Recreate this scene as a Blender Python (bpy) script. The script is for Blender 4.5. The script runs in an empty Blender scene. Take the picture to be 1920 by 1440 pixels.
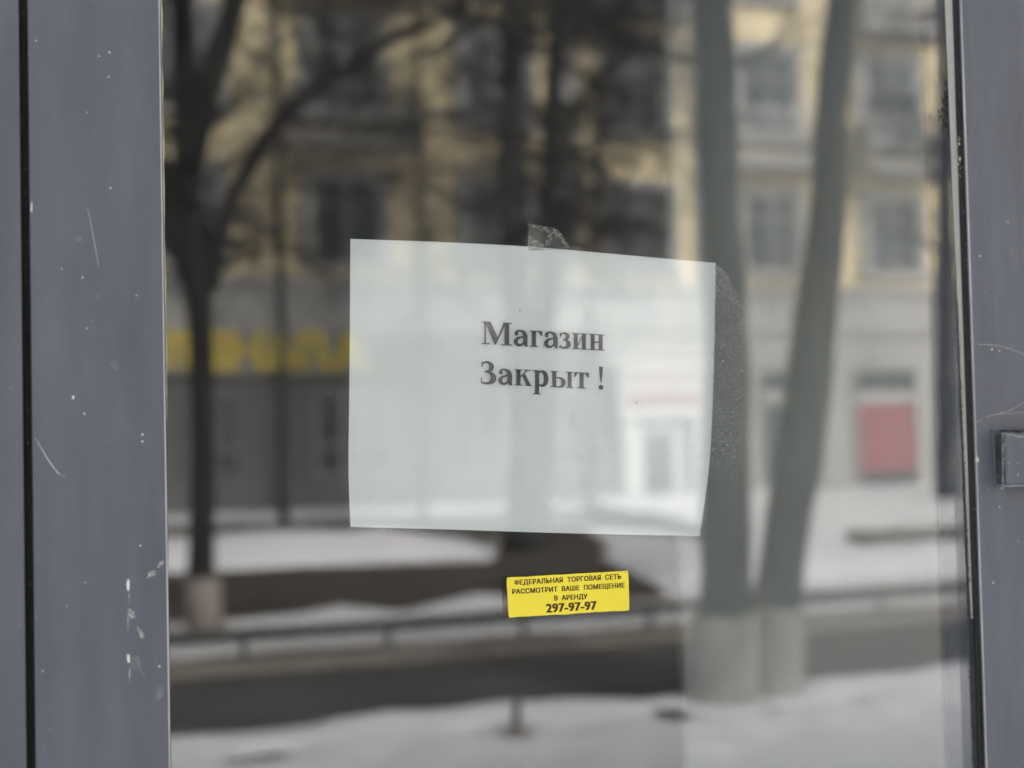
import bpy, bmesh, math, random
from mathutils import Vector, noise
random.seed(7)
S = bpy.context.scene
C = S.collection
R = math.radians

# ---------------------------------------------------------------- camera
YAW, PITCH, ROLL, AXIS, EYE, FPX = 21.0, 2.15, 1.28, 1.115, 1.60, 2895.0
_t, _p, _r = R(YAW), R(PITCH), R(ROLL)
FWD = Vector((math.sin(_t)*math.cos(_p), math.cos(_t)*math.cos(_p), math.sin(_p)))
_r0 = Vector((math.cos(_t), -math.sin(_t), 0)); _u0 = _r0.cross(FWD)
RIGHT = _r0*math.cos(_r) - _u0*math.sin(_r)
UP = _u0*math.cos(_r) + _r0*math.sin(_r)
EYEP = Vector((0, -AXIS*math.cos(_t), EYE))
cam = bpy.data.cameras.new('camera'); camo = bpy.data.objects.new('camera', cam); C.objects.link(camo)
from mathutils import Matrix
camo.matrix_world = Matrix(((RIGHT.x, UP.x, -FWD.x, EYEP.x), (RIGHT.y, UP.y, -FWD.y, EYEP.y),
                            (RIGHT.z, UP.z, -FWD.z, EYEP.z), (0, 0, 0, 1)))
cam.sensor_width = 36; cam.lens = FPX/1920*36
cam.clip_start = 0.02; cam.clip_end = 2000
cam.dof.use_dof = True; cam.dof.focus_distance = AXIS; cam.dof.aperture_fstop = 4.0
S.camera = camo

# ---------------------------------------------------------------- world, sun, exposure
SUN_EL, SUN_AZ = 30.0, 15.0        # the veiled sun stands behind the shop, towards +y
w = bpy.data.worlds.new('World'); S.world = w; w.use_nodes = True
nt = w.node_tree; nt.nodes.clear()
sky = nt.nodes.new('ShaderNodeTexSky'); sky.sky_type = 'NISHITA'; sky.sun_disc = False
sky.sun_elevation = R(SUN_EL); sky.sun_rotation = R(SUN_AZ)
sky.air_density = 1.0; sky.dust_density = 4.0
hs = nt.nodes.new('ShaderNodeHueSaturation'); hs.inputs['Saturation'].default_value = 0.30
bg = nt.nodes.new('ShaderNodeBackground'); bg.inputs['Strength'].default_value = 0.15
wo = nt.nodes.new('ShaderNodeOutputWorld')
nt.links.new(sky.outputs[0], hs.inputs['Color']); nt.links.new(hs.outputs[0], bg.inputs[0]); nt.links.new(bg.outputs[0], wo.inputs[0])
sl = bpy.data.lights.new('sun', 'SUN'); sl.energy = 1.5; sl.angle = R(12); sl.color = (1, 0.96, 0.9)
so = bpy.data.objects.new('sun', sl); C.objects.link(so)
_d = Vector((math.sin(R(SUN_AZ))*math.cos(R(SUN_EL)), math.cos(R(SUN_AZ))*math.cos(R(SUN_EL)), math.sin(R(SUN_EL))))
so.rotation_euler = (-_d).to_track_quat('-Z', 'Y').to_euler(); so.location = (0, 10, 30)
S.view_settings.view_transform = 'Standard'; S.view_settings.look = 'None'
S.view_settings.gamma = 1; S.view_settings.use_curve_mapping = False
S.view_settings.exposure = 1.35
try:
    S.cycles.max_bounces = 10; S.cycles.transparent_max_bounces = 16; S.cycles.diffuse_bounces = 4
    S.cycles.glossy_bounces = 4; S.cycles.use_denoising = True
except Exception: pass

# ---------------------------------------------------------------- measuring helpers
# the photograph was measured in its own 1920 x 1440 pixels; these turn a measured point
# into metres on a wall y = const, on the ground, or on the street side seen in the glass
def ray(px, py): return FWD*FPX + RIGHT*(px-960) - UP*(py-720)
def P(px, py, y=0.0):
    d = ray(px, py); return EYEP + d*((y-EYEP.y)/d.y)
def M(px, py, Y):
    v = P(px, py, Y); return Vector((v.x, -v.y, v.z))
def G(px, py, z=0.0):
    d = ray(px, py); v = EYEP + d*((z-EYEP.z)/d.z); return Vector((v.x, -v.y, z))

# ---------------------------------------------------------------- materials
def mat(name, col, rough=0.7, var=0.12, scale=6.0, stretch=(1, 1, 1), bump=0.0, bscale=60.0, spec=0.4, metal=0.0, col2=None, specks=None, detail=6):
    m = bpy.data.materials.new(name); m.use_nodes = True; n = m.node_tree; b = n.nodes['Principled BSDF']
    b.inputs['Roughness'].default_value = rough; b.inputs['Metallic'].default_value = metal
    b.inputs['Specular IOR Level'].default_value = spec
    tc = n.nodes.new('ShaderNodeTexCoord'); mp = n.nodes.new('ShaderNodeMapping'); mp.inputs['Scale'].default_value = stretch
    n.links.new(tc.outputs['Object'], mp.inputs[0])
    nz = n.nodes.new('ShaderNodeTexNoise'); nz.inputs['Scale'].default_value = scale; nz.inputs['Detail'].default_value = detail
    nz.inputs['Roughness'].default_value = 0.6
    n.links.new(mp.outputs[0], nz.inputs['Vector'])
    cr = n.nodes.new('ShaderNodeValToRGB'); n.links.new(nz.outputs['Fac'], cr.inputs[0])
    c2 = col2 or col
    cr.color_ramp.elements[0].position = 0.3; cr.color_ramp.elements[1].position = 0.7
    cr.color_ramp.elements[0].color = (*[max(0, x*(1-var)) for x in col], 1)
    cr.color_ramp.elements[1].color = (*[min(1, x*(1+var)) for x in c2], 1)
    out = cr.outputs[0]
    if specks:
        scl, thr, sc = specks
        vo = n.nodes.new('ShaderNodeTexVoronoi'); vo.inputs['Scale'].default_value = scl
        n.links.new(tc.outputs['Object'], vo.inputs['Vector'])
        # a speck's size varies with its cell
        sp = n.nodes.new('ShaderNodeSeparateColor'); n.links.new(vo.outputs['Color'], sp.inputs[0])
        pw = n.nodes.new('ShaderNodeMath'); pw.operation = 'POWER'; pw.inputs[1].default_value = 5
        n.links.new(sp.outputs[0], pw.inputs[0])
        mu = n.nodes.new('ShaderNodeMath'); mu.operation = 'MULTIPLY'; mu.inputs[1].default_value = thr
        n.links.new(pw.outputs[0], mu.inputs[0])
        lt = n.nodes.new('ShaderNodeMath'); lt.operation = 'LESS_THAN'
        n.links.new(vo.outputs['Distance'], lt.inputs[0]); n.links.new(mu.outputs[0], lt.inputs[1])
        mx = n.nodes.new('ShaderNodeMix'); mx.data_type = 'RGBA'
        n.links.new(lt.outputs[0], mx.inputs[0]); n.links.new(out, mx.inputs[6]); mx.inputs[7].default_value = (*sc, 1)
        out = mx.outputs[2]
    n.links.new(out, b.inputs['Base Color'])
    if bump:
        nb = n.nodes.new('ShaderNodeTexNoise'); nb.inputs['Scale'].default_value = bscale; nb.inputs['Detail'].default_value = 5
        n.links.new(mp.outputs[0], nb.inputs['Vector'])
        bp = n.nodes.new('ShaderNodeBump'); bp.inputs['Strength'].default_value = bump; bp.inputs['Distance'].default_value = 0.01
        n.links.new(nb.outputs['Fac'], bp.inputs['Height']); n.links.new(bp.outputs[0], b.inputs['Normal'])
    return m

def glass_mat(name, refl, tint, dirt=0.0):
    m = bpy.data.materials.new(name); m.use_nodes = True; n = m.node_tree; n.nodes.clear()
    o = n.nodes.new('ShaderNodeOutputMaterial'); t = n.nodes.new('ShaderNodeBsdfTransparent'); t.inputs[0].default_value = (*tint, 1)
    g = n.nodes.new('ShaderNodeBsdfGlossy'); g.inputs['Roughness'].default_value = 0.0; g.inputs['Color'].default_value = (1, 1, 1, 1)
    fr = n.nodes.new('ShaderNodeLayerWeight'); fr.inputs['Blend'].default_value = 0.25
    mr = n.nodes.new('ShaderNodeMapRange'); mr.inputs[1].default_value = 0; mr.inputs[2].default_value = 1
    mr.inputs[3].default_value = refl; mr.inputs[4].default_value = 0.9
    n.links.new(fr.outputs['Facing'], mr.inputs[0])
    pw = n.nodes.new('ShaderNodeMath'); pw.operation = 'POWER'; pw.inputs[1].default_value = 4
    n.links.new(fr.outputs['Facing'], pw.inputs[0]); n.links.new(pw.outputs[0], mr.inputs[0])
    mx = n.nodes.new('ShaderNodeMixShader'); n.links.new(mr.outputs[0], mx.inputs[0]); n.links.new(t.outputs[0], mx.inputs[1]); n.links.new(g.outputs[0], mx.inputs[2])
    out = mx
    if dirt:
        tc = n.nodes.new('ShaderNodeTexCoord'); nz = n.nodes.new('ShaderNodeTexNoise'); nz.inputs['Scale'].default_value = 9; nz.inputs['Detail'].default_value = 8
        n.links.new(tc.outputs['Object'], nz.inputs['Vector'])
        m2 = n.nodes.new('ShaderNodeMath'); m2.operation = 'MULTIPLY'; m2.inputs[1].default_value = dirt; n.links.new(nz.outputs['Fac'], m2.inputs[0])
        df = n.nodes.new('ShaderNodeBsdfDiffuse'); df.inputs[0].default_value = (0.5, 0.5, 0.48, 1)
        x = n.nodes.new('ShaderNodeMixShader'); n.links.new(m2.outputs[0], x.inputs[0]); n.links.new(mx.outputs[0], x.inputs[1]); n.links.new(df.outputs[0], x.inputs[2])
        out = x
    n.links.new(out.outputs[0], o.inputs[0])
    return m

def film_mat(name, col, alpha, rough=0.3):
    m = bpy.data.materials.new(name); m.use_nodes = True; n = m.node_tree; b = n.nodes['Principled BSDF']
    b.inputs['Roughness'].default_value = rough; b.inputs['Base Color'].default_value = (*col, 1)
    tc = n.nodes.new('ShaderNodeTexCoord'); nz = n.nodes.new('ShaderNodeTexNoise'); nz.inputs['Scale'].default_value = 900; nz.inputs['Detail'].default_value = 3
    n.links.new(tc.outputs['Object'], nz.inputs['Vector'])
    mr = n.nodes.new('ShaderNodeMapRange'); mr.inputs[1].default_value = 0.35; mr.inputs[2].default_value = 0.65
    mr.inputs[3].default_value = alpha*0.35; mr.inputs[4].default_value = min(1, alpha*1.6)
    n.links.new(nz.outputs['Fac'], mr.inputs[0]); n.links.new(mr.outputs[0], b.inputs['Alpha'])
    return m

MT = {}
MT['frame'] = mat('grey_blue_paint', (0.107, 0.118, 0.145), 0.42, 0.15, 4, (8, 1, 1.3), 0.03, 300, 0.4, specks=(110, 0.10, (0.62, 0.62, 0.6)))
MT['dark_paint'] = mat('dark_grey_paint', (0.055, 0.056, 0.062), 0.6, 0.4, 120)
MT['gasket'] = mat('black_rubber', (0.014, 0.014, 0.016), 0.6, 0.4, 40, (1, 1, 0.2), 0.3, 300, specks=(260, 0.22, (0.12, 0.12, 0.11)))
MT['edge'] = mat('worn_metal_edge', (0.45, 0.45, 0.46), 0.4, 0.3, 30, (1, 1, 0.3))
MT['sealant'] = mat('pale_sealant', (0.50, 0.51, 0.48), 0.7, 0.12, 20, (1, 1, 0.3), 0.2, 200)
MT['foam'] = mat('cream_edge_strip', (0.66, 0.66, 0.50), 0.7, 0.1, 30)
MT['chip'] = mat('bare_primer', (0.72, 0.71, 0.67), 0.7, 0.15, 200)
MT['scratch'] = mat('scratched_paint', (0.40, 0.40, 0.40), 0.6, 0.35, 260)
MT['smear'] = film_mat('white_smear', (0.62, 0.61, 0.58), 0.42, 0.8)
MT['faint'] = film_mat('faint_rub_mark', (0.45, 0.46, 0.50), 0.16, 0.7)
MT['glass'] = glass_mat('coated_glass', 0.105, (0.960, 0.976, 0.974), 0.010)
MT['plainglass'] = glass_mat('plain_glass', 0.08, (0.95, 0.96, 0.95), 0.0)
MT['paper'] = mat('office_paper', (0.765, 0.78, 0.77), 0.85, 0.035, 14, (1, 1, 1), 0.35, 14, 0.2)  # slight tone noise in the colour stands in for ripple shading
MT['ink'] = mat('printer_ink', (0.022, 0.022, 0.024), 0.7, 0.5, 900, detail=2, col2=(0.045, 0.045, 0.048))
MT['sticker'] = mat('yellow_vinyl', (0.88, 0.74, 0.055), 0.5, 0.03, 60, (1, 1, 1), 0.05, 400, 0.3)
MT['brown_ink'] = mat('dark_brown_ink', (0.055, 0.028, 0.006), 0.6, 0.2, 400)
MT['tape'] = film_mat('clear_tape', (0.42, 0.42, 0.39), 0.42, 0.25)
MT['tape_thin'] = film_mat('clear_tape_thin', (0.40, 0.40, 0.38), 0.22, 0.2)
MT['fleck_light'] = mat('pale_dust', (0.36, 0.37, 0.37), 0.9, 0.5, 800)
MT['fleck_dark'] = mat('black_grime', (0.02, 0.02, 0.02), 0.9, 0.4, 500)
MT['render'] = mat('shop_render', (0.32, 0.32, 0.33), 0.85, 0.1, 2, (1, 1, 1), 0.3, 60)
MT['pillar'] = mat('white_plaster', (0.305, 0.322, 0.32), 0.8, 0.04, 2.5)
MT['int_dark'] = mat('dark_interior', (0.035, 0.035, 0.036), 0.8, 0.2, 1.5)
MT['snow'] = mat('snow', (0.87, 0.87, 0.90), 0.75, 0.06, 0.8, (1, 1, 1), 0.9, 5, 0.3)
MT['snow_dirty'] = mat('dirty_snow', (0.42, 0.38, 0.34), 0.9, 0.28, 1.6, (1, 1, 1), 0.8, 8, 0.2, col2=(0.62, 0.58, 0.54))
MT['asphalt'] = mat('wet_asphalt', (0.075, 0.076, 0.075), 0.75, 0.35, 1.2, (1, 1, 1), 0.4, 30, 0.35)
MT['earth'] = mat('bare_earth', (0.078, 0.069, 0.061), 0.95, 0.5, 1.1, (1, 1, 1), 0.9, 9, 0.2)
MT['kerb'] = mat('kerb_stone', (0.21, 0.185, 0.165), 0.9, 0.2, 4, (1, 1, 1), 0.3, 40)
MT['bark'] = mat('dark_bark', (0.028, 0.028, 0.028), 0.95, 0.45, 6, (1, 1, 0.3), 0.8, 25, 0.15)
MT['bark_grey'] = mat('grey_bark', (0.031, 0.034, 0.034), 0.95, 0.55, 4, (1, 1, 0.3), 0.8, 25, 0.15)
MT['snow_grey'] = mat('grey_old_snow', (0.60, 0.59, 0.59), 0.85, 0.15, 1.2, (1, 1, 1), 0.9, 6, 0.3)
MT['bark_soft'] = mat('brown_grey_bark', (0.058, 0.060, 0.060), 0.95, 0.4, 6, (1, 1, 0.3), 0.8, 25, 0.15)
MT['dull_red'] = mat('dull_red_board', (0.32, 0.20, 0.20), 0.6, 0.08, 3)
MT['lime'] = mat('lime_wash', (0.235, 0.235, 0.215), 0.95, 0.4, 4, (1, 1, 0.5), 0.6, 20)
MT['lime_red'] = mat('faded_lime_wash', (0.26, 0.225, 0.21), 0.95, 0.25, 4, (1, 1, 0.5), 0.6, 20)
MT['ochre'] = mat('ochre_plaster', (0.84, 0.71, 0.47), 0.9, 0.14, 0.7, (1, 1, 1), 0.4, 20)
MT['trim'] = mat('grey_white_plaster', (0.40, 0.39, 0.38), 0.9, 0.12, 1, (1, 1, 1), 0.3, 20)
MT['groundwall'] = mat('dark_grey_render', (0.155, 0.154, 0.153), 0.9, 0.14, 0.6, (1, 1, 1), 0.3, 20)
MT['groundlight'] = mat('light_grey_render', (0.40, 0.39, 0.38), 0.9, 0.1, 0.6, (1, 1, 1), 0.3, 20)
MT['fascia'] = mat('sign_fascia', (0.30, 0.30, 0.305), 0.7, 0.1, 1)
MT['pane'] = mat('dark_window_pane', (0.058, 0.070, 0.080), 0.15, 0.4, 1.0, spec=0.5)
MT['wframe'] = mat('white_window_frame', (0.27, 0.27, 0.27), 0.6, 0.08, 4)
MT['gframe'] = mat('grey_window_frame', (0.17, 0.18, 0.175), 0.6, 0.08, 4)
MT['white'] = mat('white_sheet', (0.49, 0.485, 0.48), 0.6, 0.05, 4)
MT['red'] = mat('red_sheet', (0.29, 0.09, 0.10), 0.6, 0.08, 3)
MT['letter'] = mat('yellow_letter', (0.68, 0.53, 0.08), 0.5, 0.08, 4)
MT['rail'] = mat('grey_green_paint', (0.055, 0.068, 0.068), 0.6, 0.15, 5)
MT['wood'] = mat('weathered_wood', (0.09, 0.085, 0.07), 0.85, 0.3, 8, (1, 4, 4))
MT['roof'] = mat('grey_roof_sheet', (0.22, 0.22, 0.23), 0.6, 0.1, 2)

# ---------------------------------------------------------------- mesh helpers
def new(name, verts, faces, m, parent=None, smooth=False):
    me = bpy.data.meshes.new(name); me.from_pydata([tuple(v) for v in verts], [], faces); me.update()
    if smooth: me.polygons.foreach_set('use_smooth', [True]*len(me.polygons))
    me.materials.append(MT[m]); o = bpy.data.objects.new(name, me); C.objects.link(o)
    if parent: o.parent = parent; o.matrix_parent_inverse = parent.matrix_world.inverted() if False else o.matrix_parent_inverse
    return o
def empty(name, label=None, cat=None, group=None, loc=(0, 0, 0)):
    o = bpy.data.objects.new(name, None); C.objects.link(o); o.location = (0, 0, 0)
    o.empty_display_size = 0.1
    if label: tag(o, label, cat, group)
    return o
def tag(o, label=None, cat=None, group=None, kind=None):
    if label: o['label'] = label
    if cat: o['category'] = cat
    if group: o['group'] = group
    if kind: o['kind'] = kind
    return o
def boxg(V, F, x0, y0, z0, x1, y1, z1):
    b = len(V)
    V += [(x0, y0, z0), (x1, y0, z0), (x1, y1, z0), (x0, y1, z0), (x0, y0, z1), (x1, y0, z1), (x1, y1, z1), (x0, y1, z1)]
    F += [(b, b+3, b+2, b+1), (b+4, b+5, b+6, b+7), (b, b+1, b+5, b+4), (b+1, b+2, b+6, b+5), (b+2, b+3, b+7, b+6), (b+3, b, b+4, b+7)]
def box(name, a, b, m, parent=None, bevel=0.0, seg=2):
    x0, x1 = sorted((a[0], b[0])); y0, y1 = sorted((a[1], b[1])); z0, z1 = sorted((a[2], b[2]))
    V, F = [], []; boxg(V, F, x0, y0, z0, x1, y1, z1)
    if not bevel: return new(name, V, F, m, parent)
    bm = bmesh.new(); vs = [bm.verts.new(v) for v in V]
    for f in F: bm.faces.new([vs[i] for i in f])
    bmesh.ops.bevel(bm, geom=bm.edges[:], offset=bevel, segments=seg, affect='EDGES', profile=0.5)
    me = bpy.data.meshes.new(name); bm.to_mesh(me); bm.free()
    me.materials.append(MT[m]); me.polygons.foreach_set('use_smooth', [False]*len(me.polygons))
    o = bpy.data.objects.new(name, me); C.objects.link(o); o.parent = parent; return o
def tube(V, F, pts, rads, sides=6, cap=False, wob=0.0):
    base = len(V); n = len(pts)
    for i, p in enumerate(pts):
        p = Vector(p); a = Vector(pts[max(0, i-1)]); b = Vector(pts[min(n-1, i+1)]); d = (b-a)
        d = d.normalized() if d.length > 1e-6 else Vector((0, 0, 1))
        s = d.cross(Vector((0.31, 0.9, 0.12))).normalized(); t = d.cross(s)
        for k in range(sides):
            an = 2*math.pi*k/sides; r = rads[i]*(1+wob*noise.noise(Vector((p.x*3+k*1.7, p.y*3, p.z*2.2))))
            V.append(tuple(p + s*math.cos(an)*r + t*math.sin(an)*r))
    for i in range(n-1):
        for k in range(sides):
            a = base+i*sides+k; b = base+i*sides+(k+1) % sides
            F.append((a, b, b+sides, a+sides))
    if cap:
        F.append(tuple(base+k for k in range(sides))[::-1]); F.append(tuple(base+(n-1)*sides+k for k in range(sides)))

# ================================================================ STREET SIDE GROUND (y < 0, mirrored in the glass)
def sheet(name, poly, z, m, kind='structure', thick=0):
    V = [(x, -Y, z) for x, Y in poly]
    bm = bmesh.new(); f = bm.faces.new([bm.verts.new(v) for v in V]); f.normal_update()
    if f.normal.z < 0: f.normal_flip()
    bmesh.ops.triangulate(bm, faces=bm.faces[:])
    me = bpy.data.meshes.new(name); bm.to_mesh(me); bm.free(); me.materials.append(MT[m])
    o = bpy.data.objects.new(name, me); C.objects.link(o); o['kind'] = kind; return o
def fbm(x, y, s=1.0): return noise.fractal(Vector((x*s, y*s, 3.3)), 1.0, 2.0, 4)
def snowfield(name, x0, x1, yfun0, yfun1, nx, ny, hfun, m='snow'):
    V, F = [], []
    for j in range(ny+1):
        for i in range(nx+1):
            x = x0+(x1-x0)*i/nx; a, b = yfun0(x), yfun1(x); t = j/ny; Y = a+(b-a)*t
            V.append((x, -Y, hfun(x, Y, t)))
    for j in range(ny):
        for i in range(nx):
            a = j*(nx+1)+i; F.append((a, a+nx+1, a+nx+2, a+1))
    o = new(name, V, F, m, None, True); o['kind'] = 'structure'; return o

gr = sheet('ground', [(-900, -900), (900, -900), (900, 900), (-900, 900)], -0.03, 'snow')
def edge1(x):       # outer edge of the near snow
    return 7.74 + 0.07*math.sin(x*0.9+0.5) + 0.06*math.sin(x*2.3+1.0) + 0.04*math.sin(x*6)
FP = []
for k in range(9): FP.append((1.0+k*0.62, 6.9-0.12*math.sin(k)+0.2*(k % 2), 0.10, 0.16, 0.05))
for k in range(12): FP.append((0.8+k*0.5, 5.0+0.14*k+0.18*(k % 2), 0.10, 0.16, 0.05))
_q = [G(400+14*k, 1384+26*math.sin(math.pi*min(1, k/8)*0.9), 0.04) for k in range(11)]
for v in _q: FP.append((v.x, -v.y, 0.07, 0.07, 0.035))
for px, py in ((1255, 1335), (1290, 1345), (1240, 1325)): v = G(px, py); FP.append((v.x, -v.y, 0.12, 0.16, 0.05))
for v in (M(1358, 1352, 7.35), M(1440, 1348, 7.5)): FP.append((v.x, -v.y, 0.30, 0.30, 0.045))
def dent(x, Y):
    h = 0
    for a, b, rx, ry, d in FP:
        if abs(x-a) < 3*rx and abs(Y-b) < 3*ry: h -= d*math.exp(-((x-a)/rx)**2-((Y-b)/ry)**2)
    return h
near = snowfield('snowy_pavement', -14, 34, lambda x: 0.06, edge1, 620, 110,
                 lambda x, Y, t: 0.02+dent(x, Y)+0.022*fbm(x, Y, 0.7)*min(1, Y) + (0.02 if 0.93 < t < 0.99 else 0) + 0.012*fbm(x, Y, 3) - 0.05*(t > 0.995))
sheet('side_road', [(-200, 7.0), (200, 7.0), (200, 10.1), (-200, 10.1)], -0.022, 'asphalt')
# kerb beside the side road
box('road_kerb', (-60, -10.05, -0.03), (80, -10.24, 0.07), 'kerb', None, 0.01)['kind'] = 'structure'
sheet('verge_soil', [(-60, 10.24), (80, 10.24), (80, 11.1), (-60, 11.1)], -0.012, 'earth')
snowfield('verge_snow', -14, 40, lambda x: 10.95+0.05*math.sin(x*3), lambda x: 11.75+0.05*math.sin(x*2), 200, 10, lambda x, Y, t: 0.0+0.05*math.sin(math.pi*min(1, t*1.2))+0.02*fbm(x, Y, 2), 'snow_grey')
snowfield('verge_slush', -14, 40, lambda x: 11.9, lambda x: 12.75+0.2*math.sin(x*1.3), 200, 12, lambda x, Y, t: 0.012+0.03*math.sin(math.pi*t)+0.02*fbm(x, Y, 2), 'snow_dirty')
# bare strip between the trees, running off between two heaps of snow
pts = [(-40, 1175), (330, 1168), (420, 1163), (560, 1150), (640, 1134), (760, 1146), (900, 1112), (1050, 1130), (1250, 1120),
       (1235, 1095), (1190, 1075), (1120, 1005), (1080, 985), (1000, 980), (945, 1000), (925, 1052), (640, 1062), (420, 1064), (330, 1066), (-60, 1070)]
sheet('bare_ground', [(G(x, y).x, -G(x, y).y) for x, y in pts], 0.004, 'earth')
sheet('back_snow', [(-60, 12.2), (90, 12.2), (90, 26.9), (-60, 26.9)], -0.004, 'snow')
# long low heap of snow left, beyond the bare strip, and the broad bright one on the right
def heap(name, px0, px1, Ya, Yb, h, m='snow', kind='structure', px0b=None, px1b=None):
    xa0, xb0 = M(px0, 900, Ya).x, M(px1, 900, Ya).x; xa1, xb1 = M(px0b or px0, 900, Yb).x, M(px1b or px1, 900, Yb).x
    V, F = [], []; nx, ny = 60, 14
    for j in range(ny+1):
        for i in range(nx+1):
            u, v = i/nx, j/ny; e = min(1, 7*u, 7*(1-u))**0.5
            xa = xa0+(xa1-xa0)*v; xb = xb0+(xb1-xb0)*v; x = xa+(xb-xa)*u; Y = Ya+(Yb-Ya)*v
            V.append((x, -Y, 0.004 + h*e*math.sin(math.pi*min(1, max(0, v)))**0.6*(0.85+0.35*fbm(x, Y, 0.5))))
    for j in range(ny):
        for i in range(nx):
            a = j*(nx+1)+i; F.append((a, a+nx+1, a+nx+2, a+1))
    o = new(name, V, F, m, None, True); o['kind'] = kind; return o
heap('snow_bank', -900, 930, 19.3, 22.6, 0.38, px1b=885)
heap('snow_bank', 1245, 2600, 13.6, 19.0, 0.30, px0b=1110)
sheet('far_soil', [(-60, 22.5), (M(1000, 990, 22.5).x, 22.5), (M(1080, 985, 25.2).x, 25.2), (-60, 25.2)], 0.008, 'earth')
wx = M(1125, 990, 25.2).x
box('retaining_kerb', (-40, -25.2, -0.03), (wx, -25.34, 0.30), 'groundwall')['kind'] = 'structure'
snowfield('ledge_snow', -20, wx, lambda x: 25.30, lambda x: 26.9, 90, 6, lambda x, Y, t: 0.33+0.12*t+0.02*fbm(x, Y, 1))
snowfield('snow_slope', wx, 60, lambda x: 18.5, lambda x: 26.9, 120, 24, lambda x, Y, t: 0.01+0.5*t**0.8+0.05*fbm(x, Y, 0.6))

# ================================================================ APARTMENT BUILDING across the street
FY = 27.0
bld = empty('apartment_building', 'ochre plaster apartment building with dark grey shops at street level, behind the trees', 'building')
def fx(px, py): return M(px, py, FY).x
def fz(px, py): return M(px, py, FY).z
XL, XR, ZT = -16.0, 46.0, 14.2
Z1, Z2 = 3.72, 4.72     # foot and top of the pale string course
xs = fx(1140, 800)
box('ground_floor_wall', (XL, -FY-0.5, -0.03), (xs, -FY, Z1), 'groundwall', bld)
box('ground_floor_wall', (xs, -FY-0.5, -0.03), (XR, -FY, Z1), 'groundlight', bld)
box('upper_wall', (XL, -FY-0.5, Z2), (XR, -FY-0.02, ZT), 'ochre', bld)
box('string_course', (XL, -FY-0.5, Z1), (XR, -FY+0.12, Z2), 'trim', bld)
box('string_course', (XL, -FY+0.12, Z2-0.16), (XR, -FY+0.26, Z2-0.02), 'trim', bld)
box('cornice', (XL, -FY-0.6, ZT), (XR, -FY+0.5, ZT+0.35), 'trim', bld)
box('end_wall', (XL, -FY-12, -0.03), (XL+0.4, -FY-0.5, ZT), 'ochre', bld)
box('end_wall', (XR-0.4, -FY-12, -0.03), (XR, -FY-0.5, ZT), 'ochre', bld)
V, F = [], []
V += [(XL-0.5, -FY+0.6, ZT+0.35), (XR+0.5, -FY+0.6, ZT+0.35), (XR+0.5, -FY-12.6, ZT+0.35), (XL-0.5, -FY-12.6, ZT+0.35), (XL-0.5, -FY-6, ZT+3), (XR+0.5, -FY-6, ZT+3)]
F += [(0, 1, 5, 4), (2, 3, 4, 5), (0, 4, 3), (1, 2, 5), (0, 3, 2, 1)]
new('roof', V, F, 'roof', bld)
def window(x0, x1, z0, z1, fm='wframe', mull=(0.5,), trans=0.68, surround=None, d=0.0):
    y = -FY+d
    V, F = [], []; t = 0.09
    boxg(V, F, x0, y, z0, x0+t, y+0.07, z1); boxg(V, F, x1-t, y, z0, x1, y+0.07, z1)
    boxg(V, F, x0+t, y, z0, x1-t, y+0.07, z0+t); boxg(V, F, x0+t, y, z1-t, x1-t, y+0.07, z1)
    for u in mull:
        xm = x0+(x1-x0)*u; boxg(V, F, xm-0.05, y+0.002, z0+t, xm+0.05, y+0.064, z1-t)
    if trans:
        zm = z0+(z1-z0)*trans; boxg(V, F, x0+t, y+0.004, zm-0.04, x1-t, y+0.058, zm+0.04)
    wn = new('window', V, F, fm, bld)
    box('pane', (x0+t, y, z0+t), (x1-t, y+0.022, z1-t), 'pane', wn)
    if surround:
        s = surround; V, F = [], []
        boxg(V, F, x0-s, y, z0-0.02, x0, y+0.11, z1+s); boxg(V, F, x1, y, z0-0.02, x1+s, y+0.11, z1+s)
        boxg(V, F, x0, y, z1, x1, y+0.11, z1+s)
        new('surround', V, F, 'trim', wn)
        box('sill', (x0-s-0.06, y, z0-0.16), (x1+s+0.06, y+0.2, z0-0.02), 'trim', wn)
    return wn
c0 = fx(645, 250); c3 = fx(1437, 250); pitch = (c3-c0)/3
zr = [(fz(1448, 510), fz(1448, 385)), (fz(1437, 262), fz(1437, 100))]
zr.append((zr[1][0]+3.0, zr[1][1]+3.0))
zr = [(a+0.0, b) for a, b in zr]
zr[0] = (5.05, 6.62); 
for k in range(-7, 9):
    xc = c0+pitch*k
    if not XL+1.2 < xc < XR-1.2: continue
    for i, (a, b) in enumerate(zr):
        window(xc-0.64, xc+0.64, a, b, 'wframe', (0.5,), 0.7, 0.2)
# balconies with a sheet front and a pale rail
def balcony(xc, zf, hw=1.15):
    b = box('balcony', (xc-hw, -FY, zf-0.16), (xc+hw, -FY+0.95, zf), 'trim', bld)
    V, F = [], []
    for z in (zf+0.5, zf+0.98): boxg(V, F, xc-hw, -FY+0.86, z-0.03, xc+hw, -FY+0.92, z+0.03)
    for i in range(15):
        x = xc-hw+0.03+(2*hw-0.06)*i/14; boxg(V, F, x-0.018, -FY+0.872, zf, x+0.018, -FY+0.908, zf+0.95)
    new('railing', V, F, 'white', b)
    box('side_screen', (xc-hw, -FY+0.02, zf), (xc-hw+0.04, -FY+0.86, zf+0.9), 'trim', b)
    box('side_screen', (xc+hw-0.04, -FY+0.02, zf), (xc+hw, -FY+0.86, zf+0.9), 'trim', b)
for k in (-2, 0, 3, 4, 6):
    balcony(c0+pitch*k, zr[1][0]-0.55)
balcony(c0+pitch*4, zr[2][0]-0.55)
for k in (0, 2): balcony(c0+pitch*k, zr[2][0]-0.55)
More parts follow.
